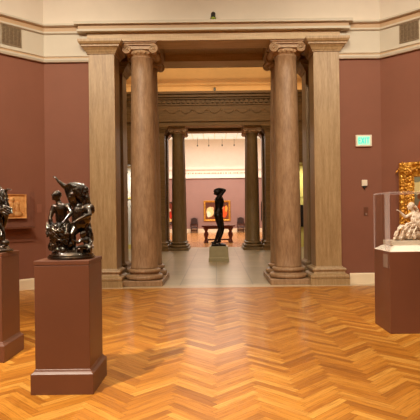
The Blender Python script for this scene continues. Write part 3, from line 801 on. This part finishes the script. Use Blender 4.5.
bm = B(); box(bm, -hx-.004, -hx, -hy+.07, -hy+.24, .83, 1.0); o = link('label_card', bm, M['card'], t)

# ------------------------------------------------------------------ figure sculpting
def V(*a): return Vector(a)
def hand(bm, w0, d, up, L):
    """palm + four unequal bent fingers + thumb; w0 wrist, d direction, up = back of hand"""
    d = Vector(d).normalized(); up = (Vector(up)-d*Vector(up).dot(d)).normalized(); s = d.cross(up)
    pc = w0+d*L*.28; R3 = Matrix((s, d, up)).transposed()
    ell(bm, pc, (L*.22, L*.3, L*.11), R3, 12, 8)
    for k, ln in enumerate((.40, .47, .44, .34)):
        b = w0+d*L*.46+s*L*(.17-.11*k); m = b+d*L*ln*.5-up*L*.04; e_ = m+d*L*ln*.4-up*L*.14
        tube(bm, [b-d*L*.1, b, m, e_], [L*.055, L*.06, L*.055, L*.04], 8)
    b = w0+d*L*.15+s*L*.18; tube(bm, [b-s*L*.1, b+s*L*.08+d*L*.12, b+s*L*.1+d*L*.32-up*L*.05], [L*.07, L*.065, L*.045], 8)
def head(bm, c, S, face, up=(0, 0, 1), hair=True):
    """S = stature; face direction"""
    f = Vector(face).normalized(); up = Vector(up); up = (up-f*up.dot(f)).normalized(); s = f.cross(up)
    c = Vector(c); R3 = Matrix((s, f, up)).transposed(); h = S*.068
    ell(bm, c, (h*.74, h*.92, h), R3); ell(bm, c+f*h*.35-up*h*.5, (h*.5, h*.5, h*.5), R3)
    tube(bm, [c+f*h*.86+up*h*.18, c+f*h*1.12-up*h*.14, c+f*h*.92-up*h*.2], [h*.08, h*.14, h*.1], 8)   # nose
    ell(bm, c+f*h*.84-up*h*.46, (h*.22, h*.1, h*.07), R3, 10, 6); ell(bm, c+f*h*.78-up*h*.78, (h*.2, h*.16, h*.16), R3, 10, 6)
    for q in (-1, 1):
        ell(bm, c+f*h*.8+s*q*h*.3+up*h*.05, (h*.13, h*.09, h*.08), R3, 10, 6)      # eyes
        ell(bm, c+f*h*.84+s*q*h*.3+up*h*.22, (h*.22, h*.1, h*.06), R3, 10, 6)      # brows
        ell(bm, c+s*q*h*.76-up*h*.05, (h*.08, h*.16, h*.24), R3, 10, 6)            # ears
    if hair:
        ell(bm, c-f*h*.22+up*h*.22, (h*.86, h*.95, h*.92), R3)
        for k in range(14):
            a = k*2.4; rr = .4+.5*(k % 3)/2
            ell(bm, c-f*h*.3+up*h*(.35+.6*rr*.6)+s*math.cos(a)*h*.6-f*math.sin(a)*h*.5, (h*.26,)*3, None, 8, 6)
def body(bm, J, S, w=1.0, hands=True):
    """J joints -> overlapping tapered volumes"""
    R = lambda k: S*k*w
    ch, pv, nk = V(*J['chest']), V(*J['pelvis']), V(*J['neck']); hd = V(*J['head'])
    sl_, sr_ = V(*J['sh1']), V(*J['sh2']); hl, hr = V(*J['hip1']), V(*J['hip2'])
    wa = ch.lerp(pv, .55)
    cone(bm, nk, hd, R(.034), R(.036)); cone(bm, ch, nk, R(.07), R(.035))
    cone(bm, ch, wa, R(.082), R(.066)); cone(bm, wa, pv, R(.066), R(.082))
    cone(bm, ch.lerp(sl_, .2), sl_, R(.062), R(.04)); cone(bm, ch.lerp(sr_, .2), sr_, R(.062), R(.04))
    cone(bm, pv, hl, R(.075), R(.07)); cone(bm, pv, hr, R(.075), R(.07))
    for k in '12':
        s_, e_, h_ = V(*J['sh'+k]), V(*J['el'+k]), V(*J['ha'+k])
        m = s_.lerp(e_, .4); cone(bm, s_, m, R(.038), R(.034)); cone(bm, m, e_, R(.034), R(.025))
        m = e_.lerp(h_, .3); cone(bm, e_, m, R(.026), R(.029)); cone(bm, m, h_, R(.029), R(.016))
        if hands: hand(bm, h_, J.get('hd'+k, h_-e_), J.get('hu'+k, (0.2, -.3, 1)), S*.105)
        p_, n_, a_ = V(*J['hip'+k]), V(*J['kn'+k]), V(*J['an'+k])
        m = p_.lerp(n_, .35); cone(bm, p_, m, R(.065), R(.06)); cone(bm, m, n_, R(.06), R(.038))
        m = n_.lerp(a_, .3); cone(bm, n_, m, R(.038), R(.042)); cone(bm, m, a_, R(.042), R(.022))
        to = V(*J['to'+k]); cone(bm, a_-(to-a_)*.25+V(0, 0, -S*.015), to, R(.024), R(.018)); ell(bm, to, (R(.028), R(.028), R(.014)), None, 10, 6)
def folds(bm, A, Bp, n, r, sag=(0, 0, 0), jit=.01, seg=9):
    """bundle of cloth folds between two polylines A and Bp (lists of points)"""
    A = [Vector(p) for p in A]; Bp = [Vector(p) for p in Bp]; sag = Vector(sag)
    def at(P, q):
        q *= len(P)-1; i = min(int(q), len(P)-2); return P[i].lerp(P[i+1], q-i)
    for k in range(n):
        q = k/(n-1) if n > 1 else .5; a, b = at(A, q), at(Bp, q); pts = []; rs = []
        for j in range(seg):
            u = j/(seg-1); p = a.lerp(b, u)+sag*math.sin(PI*u)+V(random.uniform(-jit, jit), random.uniform(-jit, jit), random.uniform(-jit, jit))*.6
            pts.append(p); rs.append(r*(.75+.5*random.random()))
        tube(bm, pts, rs, 8)
def rock(bm, rx, ry, h, n=26, seed=1):
    rnd = random.Random(seed)
    lathe(bm, [(1, 0), (1, .35), (.93, .5), (.96, .62), (.85, 1)], 40)
    for v in bm.verts[-200:]: v.co = Vector((v.co.x*rx, v.co.y*ry, v.co.z*h))
    for k in range(n):
        a = rnd.uniform(0, 2*PI); q = rnd.uniform(.1, .8)
        ell(bm, (rx*q*math.cos(a), ry*q*math.sin(a), h*rnd.uniform(.8, 1.3)), (rnd.uniform(.02, .05), rnd.uniform(.02, .05), rnd.uniform(.015, .04)), None, 10, 6)

# --- bronze group with raised arm (pedestal A). local x right, y away, z up; total .75 m
def g(px, py, y=0.0): return ((px-71)/108, y, (260-py)/108)
t = thing('bronze_sculpture', 'dark bronze group of entwined figures with one arm raised on the pedestal', 'sculpture', (PA[0]+.022, PA[1]-.01, 1.16))
bm = B(); lathe(bm, [(.205, 0), (.212, .006), (.212, .022), (.2, .03), (.203, .036), (.195, .045)], 48)
for v in bm.verts: v.co.y *= .95
link('oval_base', bm, M['bronze'], t)
bm = B(); rnd = random.Random(3)
lathe(bm, [(.19, .03), (.17, .06), (.12, .085)], 32)
for k in range(44):
    a = rnd.uniform(0, 2*PI); q = rnd.uniform(.05, .165)
    ell(bm, (q*math.cos(a), q*math.sin(a), rnd.uniform(.045, .095)), (rnd.uniform(.015, .038), rnd.uniform(.015, .035), rnd.uniform(.01, .03)), Matrix.Rotation(rnd.uniform(0, 3), 3, 'Y'), 10, 6)
organic('rocky_ground', bm, M['bronze'], t, .0045, 2, .008, .02)
# seated woman on the left, seen from behind
bm = B(); S = .62
J = dict(head=g(57.2, 198, -.02), neck=g(59, 204, -.01), chest=g(61.5, 211, -.01), pelvis=g(64, 226, 0), sh1=g(55, 209, -.02), sh2=g(68, 208, .0),
         el1=g(52.5, 219, -.06), ha1=g(54, 229, -.09), el2=g(73, 215, -.05), ha2=g(68, 222, -.1), hip1=g(60, 228, -.02), hip2=g(67, 228, .01),
         kn1=g(56, 236, -.11), an1=g(61, 249, -.09), to1=g(58, 252, -.13), kn2=g(69, 238, -.1), an2=g(70, 250, -.07), to2=g(68, 252.5, -.12))
body(bm, J, S, 1.15)
head(bm, J['head'], S*1.1, (-.5, -.8, .1))
cone(bm, g(61, 212, 0), g(63, 228, 0), .055, .06); organic('seated_woman', bm, M['bronze'], t, .0038, 2)
bm = B()
folds(bm, [g(50, 224, -.06), g(60, 224, -.1), g(70, 226, -.09)], [g(52, 238, -.12), g(60, 243, -.13), g(71, 240, -.12)], 9, .009, (0, -.02, 0), .012)
folds(bm, [g(49, 228, -.03), g(56, 226, .03)], [g(72, 240, -.09), g(70, 232, .05)], 6, .010, (0, -.05, -.01), .01)
folds(bm, [g(54, 240, -.1), g(66, 240, -.1)], [g(52, 252, -.08), g(68, 253, -.1)], 7, .008, (0, -.02, 0), .014)
for (px, py, yy, a_, b_, c_) in ((57, 231, -.06, .055, .05, .05), (66, 233, -.07, .055, .05, .045), (60, 243, -.06, .07, .05, .06), (70, 246, -.05, .06, .05, .05), (54, 248, -.06, .04, .04, .04)): ell(bm, g(px, py, yy), (a_, b_, c_))
folds(bm, [g(50, 231, -.10), g(58, 226, -.13)], [g(70, 245, -.13), g(74, 236, -.12)], 5, .011, (0, -.03, 0), .014)
organic('draped_cloth', bm, M['bronze'], t, .004, 1, .012, .03)
# striding figure bent forward, arm flung up
bm = B(); S = .70
J = dict(head=g(74.5, 199, -.05), neck=g(77, 203.5, -.03), chest=g(80, 210, 0), pelvis=g(81, 226, .02), sh1=g(73, 205, -.02), sh2=g(88, 209, .0),
         el1=g(67, 190, -.03), ha1=g(60.5, 183.8, -.05), hd1=(-.55, -.1, .8), el2=g(91.5, 217, -.07), ha2=g(81, 222, -.12), hip1=g(77.5, 228, .0), hip2=g(84.5, 228, .03),
         kn1=g(74, 236, -.07), an1=g(75.5, 250, -.05), to1=g(72, 253, -.10), kn2=g(87, 238, .0), an2=g(89, 249, .05), to2=g(90, 253, .0))
body(bm, J, S, 1.12)
head(bm, J['head'], S, (-.7, -.6, -.35))
cone(bm, g(84, 212, -.01), g(91, 213, .0), .052, .036); cone(bm, g(79, 214, -.02), g(80, 226, -.01), .062, .07); ell(bm, g(85, 220, 0), (.055, .06, .07)); ell(bm, g(90.5, 211, 0), (.038, .045, .045))
organic('striding_figure', bm, M['bronze'], t, .0038, 2)
bm = B()
folds(bm, [g(67, 188.5, -.04), g(74, 185, .0), g(82, 187, .04)], [g(77, 197, -.08), g(84, 204, -.05), g(87.5, 208, .03)], 11, .010, (.02, -.02, .045), .006, 12)
folds(bm, [g(80, 188, .03), g(84, 194, .0)], [g(88, 213, .05), g(84, 208, -.02)], 6, .011, (.03, 0, .02), .008)
folds(bm, [g(84, 224, .04), g(88, 226, .02)], [g(86, 250, .05), g(92, 244, -.01)], 5, .009, (.02, -.03, 0), .012)
ell(bm, g(77.5, 194, .0), (.062, .06, .05), Matrix.Rotation(.5, 3, 'Y')); ell(bm, g(82, 201, .02), (.05, .06, .07)); ell(bm, g(85, 236, .03), (.06, .05, .10)); ell(bm, g(90, 240, .0), (.03, .04, .07))
for k in range(6):
    a_ = k*.26; folds(bm, [g(66.5+k*.6, 188+k*2.2, -.05)], [g(66.5+k*.6, 188+k*2.2, -.05)], 1, .004) if False else tube(bm, [g(66.5+.5*k, 188.5+1.2*k, -.045), g(73+.8*k, 185.6+1.9*k, -.05-.004*k), g(80+.6*k, 189+2.2*k, -.05), g(85, 199+1.8*k, -.035)], [.005, .010, .011, .006], 8)
organic('billowing_cloak', bm, M['bronze'], t, .0042, 1, .008, .03)
# crouching child at lower right and one between the adults
bm = B(); S = .34
J = dict(head=g(85, 236, -.09), neck=g(86, 239, -.07), chest=g(87.5, 242, -.06), pelvis=g(89.5, 248, -.05), sh1=g(84, 241.5, -.09), sh2=g(90, 241, -.05),
         el1=g(81, 244, -.11), ha1=g(78, 242, -.12), el2=g(93, 244, -.08), ha2=g(91, 249, -.12), hip1=g(87, 249, -.07), hip2=g(91, 249, -.04),
         kn1=g(83, 248, -.13), an1=g(84, 253, -.11), to1=g(81, 254, -.13), kn2=g(93, 249, -.11), an2=g(92, 254, -.08), to2=g(90, 254.5, -.12))
body(bm, J, S, 1.35, True); head(bm, J['head'], S*1.35, (-.6, -.8, .2))
organic('crouching_child', bm, M['bronze'], t, .0034, 1)

# --- bronze group cut by the left edge (pedestal B)
def h(px, py, y=0.0): return ((px+3)/91, y, (252-py)/91)
t = thing('bronze_sculpture', 'dark bronze group of lifted figures cut off by the left picture edge', 'sculpture', (PB[0]+.075, PB[1]-.02, 1.16))
bm = B(); lathe(bm, [(.19, 0), (.195, .008), (.19, .03), (.18, .035)], 40); link('round_base', bm, M['bronze'], t)
bm = B(); rnd = random.Random(5)
lathe(bm, [(.17, .03), (.13, .06), (.09, .1)], 32)
for k in range(34):
    a = rnd.uniform(0, 2*PI); q = rnd.uniform(.03, .14)
    ell(bm, (q*math.cos(a), q*math.sin(a), rnd.uniform(.04, .11)), (rnd.uniform(.015, .035),)*3, None, 10, 6)
organic('rocky_ground', bm, M['bronze'], t, .0045, 2, .008, .02)
bm = B(); S = .56
J = dict(head=h(-6, 204, -.05), neck=h(-4, 208, -.03), chest=h(-3, 214, 0), pelvis=h(-1, 226, .02), sh1=h(-9, 211, -.02), sh2=h(4, 211, .0),
         el1=h(-14, 205, -.05), ha1=h(-10, 197, -.08), el2=h(10, 210, -.04), ha2=h(13, 211, -.07), hd2=(1, -.2, -.5), hip1=h(-4, 228, .0), hip2=h(2, 228, .02),
         kn1=h(-8, 237, -.06), an1=h(-8, 247, -.02), to1=h(-12, 248, -.05), kn2=h(5, 236, -.05), an2=h(4, 247, .0), to2=h(8, 248.5, -.05))
body(bm, J, S, 1.2); head(bm, J['head'], S*1.1, (-.6, -.7, .3)); ell(bm, h(-1, 221, 0), (.075, .07, .10)); cone(bm, h(-3, 210, 0), h(-1, 226, 0), .07, .075); organic('bearing_figure', bm, M['bronze'], t, .0038, 2)
bm = B(); S = .5
J = dict(head=h(-2, 190, -.04), neck=h(0, 194, -.03), chest=h(1, 200, .0), pelvis=h(4, 211, .03), sh1=h(-4, 197, -.02), sh2=h(6, 196, .0),
         el1=h(-12, 190, -.03), ha1=h(-16, 182, -.04), el2=h(10, 191, -.04), ha2=h(13, 189, -.06), hd2=(1, 0, -.1), hip1=h(2, 212, .0), hip2=h(7, 212, .03),
         kn1=h(9, 206, -.06), an1=h(16, 209, -.05), to1=h(17, 213, -.07), kn2=h(7, 220, .03), an2=h(3, 230, .05), to2=h(5, 234, .03))
body(bm, J, S, 1.15); head(bm, J['head'], S*1.1, (.5, -.7, .3)); organic('lifted_figure', bm, M['bronze'], t, .0038, 2)
bm = B()
folds(bm, [h(-8, 192, .0), h(0, 188, .03), h(9, 190, 0)], [h(-6, 204, .04), h(4, 206, -.05), h(13, 208, -.04)], 9, .011, (0, 0, .02), .01)
folds(bm, [h(-6, 222, .04), h(4, 222, -.03)], [h(-4, 247, .05), h(9, 247, -.03)], 7, .010, (.02, -.02, 0), .014)
for (px, py, yy, a_, b_, c_) in ((0, 205, 0, .08, .06, .07), (7, 211, -.02, .06, .05, .05), (-1, 232, 0, .07, .06, .08), (2, 241, 0, .075, .06, .06), (8, 243, -.02, .05, .05, .04)): ell(bm, h(px, py, yy), (a_, b_, c_))
folds(bm, [h(-6, 192, -.04), h(5, 187, -.05)], [h(2, 205, -.07), h(14, 200, -.06)], 5, .010, (0, -.02, .01), .012)
folds(bm, [h(-2, 206, -.06), h(8, 206, -.07)], [h(12, 216, -.07), h(16, 212, -.06)], 4, .012, (0, -.02, .0), .012)
organic('draped_cloth', bm, M['bronze'], t, .0042, 1)

# --- standing bronze nude in the hall on its low plinth
SX, SY = 0.085, 16.15
t = thing('statue_plinth', 'low olive stone plinth under the standing bronze nude in the hall', 'plinth', (SX, SY+.33, 0))
bm = B(); sqlathe(bm, -.30, .30, -.30, .30, [(.03, 0), (.03, .13), (.018, .14), (.0, .5)]); link('block', bm, M['greenstone'], t, .008)
bm = B(); sqlathe(bm, -.30, .30, -.30, .30, [(.035, 0), (.035, .02), (.02, .03)]); link('footing', bm, M['greenstone'], t)
def n_(px, py, y=0.0): return ((px-217.3)/30.8, y, (246-py)/30.8)
t = thing('standing_nude_statue', 'life-size dark bronze standing nude with an arm bent over the head', 'statue', (SX, SY+.33, .5))
bm = B(); rnd = random.Random(9); sqlathe(bm, -.2, .2, -.2, .2, [(.04, 0), (.04, .05), (.02, .06)])
for k in range(16): ell(bm, (rnd.uniform(-.15, .15), rnd.uniform(-.15, .15), .05), (rnd.uniform(.05, .1), rnd.uniform(.05, .09), rnd.uniform(.02, .05)), None, 10, 6)
link('rough_base', bm, M['darkbronze'], t)
bm = B(); S = 1.78
J = dict(head=n_(216.6, 191.3, -.03), neck=n_(218.0, 194.8, 0), chest=n_(218.6, 200.5, 0), pelvis=n_(217.4, 213.5, 0), sh1=n_(216.6, 198.3, -.14), sh2=n_(220, 197.6, .13),
         el1=n_(224.0, 190.0, -.16), ha1=n_(217.8, 188.0, -.10), hd1=(-1, 0, -.2), el2=n_(221.6, 204.5, .24), ha2=n_(218.2, 199.6, .12), hd2=(-1, -.3, .3), hip1=n_(217.0, 215.2, -.10), hip2=n_(218.0, 215.2, .09),
         kn1=n_(219.4, 228.8, -.11), an1=n_(213.9, 241.3, -.11), to1=n_(210.9, 242.6, -.13), kn2=n_(221.2, 228.6, .09), an2=n_(217.8, 241.2, .1), to2=n_(214.6, 242.6, .12))
body(bm, J, S, 1.08); head(bm, J['head'], S, (-.9, -.35, .25))
organic('body', bm, M['darkbronze'], t, .011, 3)

# --- seated terracotta figure in the case
def q_(px, py, y=0.0): return ((px-415)/75, y, (240-py)/75)
t = thing('seated_terracotta_group', 'cream terracotta seated figure reaching out one arm inside the glass case', 'sculpture', (2.66, 6.66, 1.1125))
bm = B(); box(bm, -.38, .40, -.17, .17, 0, .058); link('slab', bm, M['slab'], t, .006)
Z0 = .058
def off(p): return (p[0], p[1], p[2]+Z0)
bm = B(); S = .60
J = {k: off(v) for k, v in dict(head=q_(409.5, 206.5, -.02), neck=q_(412, 210.5, 0), chest=q_(414, 216, 0), pelvis=q_(415.5, 226, .02), sh1=q_(409.5, 214, -.05), sh2=q_(418, 213.5, .05),
         el1=q_(403, 217, -.07), ha1=q_(397, 211.5, -.09), el2=q_(412, 222, -.1), ha2=q_(405, 223, -.12), hip1=q_(413, 228, -.03), hip2=q_(418, 228, .04),
         kn1=q_(403.5, 226, -.06), an1=q_(397, 236.5, -.06), to1=q_(391.5, 238.5, -.08), kn2=q_(407, 228, .05), an2=q_(405, 237, .02), to2=q_(400, 238.6, -.01)).items()}
J['hd1'] = (-.7, -.2, .5)
body(bm, J, S, 1.1); head(bm, J['head'], S*1.1, (-.9, -.3, -.1))
ell(bm, off(q_(411.2, 205.2, 0)), (.042, .045, .043))
organic('seated_woman', bm, M['terracotta'], t, .0036, 2)
bm = B()
folds(bm, [off(q_(412, 212, -.07)), off(q_(418, 214, -.07))], [off(q_(406, 226, -.11)), off(q_(417, 228, -.10))], 6, .012, (-.01, -.02, 0), .01)
folds(bm, [off(q_(412, 226, -.1)), off(q_(401, 225, -.09)), off(q_(401, 225, .03))], [off(q_(411, 238.5, -.12)), off(q_(391, 238.5, -.09)), off(q_(395, 238.5, .04))], 7, .014, (-.03, -.03, .0), .02)
for (px, py, yy, a_, b_, c_) in ((408, 230, -.02, .10, .09, .05), (411, 235, 0, .12, .10, .055), (404, 234, -.02, .08, .07, .05), (398, 237.5, -.03, .06, .06, .03), (415, 220, 0, .065, .07, .10)): ell(bm, off(q_(px, py, yy)), (a_, b_, c_), Matrix.Rotation(-.3, 3, 'Y'))
folds(bm, [off(q_(411, 204, .03)), off(q_(414, 206, -.02))], [off(q_(421, 222, .06)), off(q_(419, 220, -.03))], 6, .012, (.02, 0, .01), .008)
organic('draped_robe', bm, M['terracotta'], t, .004, 1, .012, .03)
bm = B()
for k in range(16):
    rnd = random.Random(20+k); ell(bm, off(q_(rnd.uniform(412, 436), rnd.uniform(229, 240), rnd.uniform(-.09, .1))), (rnd.uniform(.025, .05), rnd.uniform(.025, .05), rnd.uniform(.02, .05)), None, 10, 6)
organic('rocky_seat', bm, M['terracotta'], t, .006, 2, .008, .03)
bm = B(); S = .42
J = {k: off(v) for k, v in dict(head=q_(426, 214, -.04), neck=q_(427, 218, -.03), chest=q_(428, 221, -.02), pelvis=q_(430, 229, 0), sh1=q_(424.5, 220, -.05), sh2=q_(431.5, 220, .0),
         el1=q_(421, 223, -.08), ha1=q_(417, 221, -.09), el2=q_(435, 225, -.03), ha2=q_(434, 230, -.07), hip1=q_(428, 230, -.03), hip2=q_(432, 230, .02),
         kn1=q_(425, 233, -.09), an1=q_(426, 238, -.09), to1=q_(423, 239, -.12), kn2=q_(434, 234, -.06), an2=q_(433, 238.5, -.05), to2=q_(431, 239, -.08)).items()}
body(bm, J, S, 1.25); head(bm, J['head'], S*1.2, (-.8, -.5, .1)); organic('leaning_child', bm, M['terracotta'], t, .0036, 2)

# ------------------------------------------------------------------ far gallery furniture
t = thing('carved_table', 'red-brown carved trestle table standing before the far painting', 'table', (.13, 27.2, 0))
bm = B(); sqlathe(bm, -.90, .90, -.36, .36, [(-.02, .86), (.0, .88), (.0, .93), (-.01, .94)]); link('tabletop', bm, M['redwood'], t)
bm = B(); box(bm, -.80, .80, -.30, -.26, .74, .86); box(bm, -.80, .80, .26, .30, .74, .86)
for k in range(9): ell(bm, (-.72+k*.18, -.30, .78), (.07, .02, .04), None, 10, 6)
link('apron', bm, M['redwood'], t)
for s in (-1, 1):
    for y in (-.22, .22):
        bm = B(); lathe(bm, [(.10, .10), (.11, .14), (.08, .18), (.07, .24), (.115, .36), (.13, .44), (.115, .52), (.07, .60), (.08, .66), (.11, .70), (.11, .76)], 20, s*.66, y); link('leg', bm, M['redwood'], t)
    bm = B(); sqlathe(bm, s*.66-.09, s*.66+.09, -.32, .32, [(.01, 0), (.03, .02), (.03, .07), (0, .11)]); link('foot', bm, M['redwood'], t)
bm = B(); box(bm, -.62, .62, -.05, .05, .12, .20); link('stretcher', bm, M['redwood'], t)
def make_chair(label, loc):
    t = thing('carved_armchair', label, 'chair', loc, 0, 'armchairs against the far wall')
    bm = B(); box(bm, -.28, .28, -.27, .27, .42, .50); link('seat', bm, M['leather'], t, .02)
    for sx in (-1, 1):
        for sy in (-1, 1):
            bm = B(); lathe(bm, [(.028, 0), (.035, .05), (.025, .1), (.035, .2), (.025, .3), (.035, .42)], 12, sx*.25, sy*.24); link('leg', bm, M['darkwood'], t)
        bm = B(); tube(bm, [(sx*.26, .24, .45), (sx*.265, .26, .8), (sx*.26, .29, 1.14)], [.028, .024, .026], 10); ell(bm, (sx*.26, .29, 1.18), (.03, .03, .04), None, 10, 6); link('back_post', bm, M['darkwood'], t)
        bm = B(); tube(bm, [(sx*.28, .25, .74), (sx*.30, 0, .76), (sx*.30, -.22, .73), (sx*.30, -.28, .70)], .025, 10); tube(bm, [(sx*.29, -.22, .48), (sx*.30, -.22, .72)], .02, 8); link('arm', bm, M['darkwood'], t)
    bm = B(); pts = [(-.25, .72), (.25, .72), (.25, 1.06)]+[(.25*math.cos(PI*k/12), 1.06+.20*math.sin(PI*k/12)) for k in range(1, 12)]+[(-.25, 1.06)]
    a = [bm.verts.new((x, .25, z)) for x, z in pts]; b = [bm.verts.new((x, .29, z)) for x, z in pts]
    bm.faces.new(a); bm.faces.new(b[::-1])
    for k in range(len(pts)): bm.faces.new((a[k], a[(k+1) % len(pts)], b[(k+1) % len(pts)], b[k]))
    link('backrest', bm, M['leather'], t)
    for y in (-.24, .22):
        bm = B(); box(bm, -.25, .25, y-.02, y+.02, .16, .22); link('stretcher', bm, M['darkwood'], t)
    return t
ch = make_chair('dark high-backed armchair against the far wall, left of the painting', (-1.80, 41.6, 0))
dup(ch, (2.08, 41.6, 0), 0, 'dark high-backed armchair against the far wall, right of the painting')
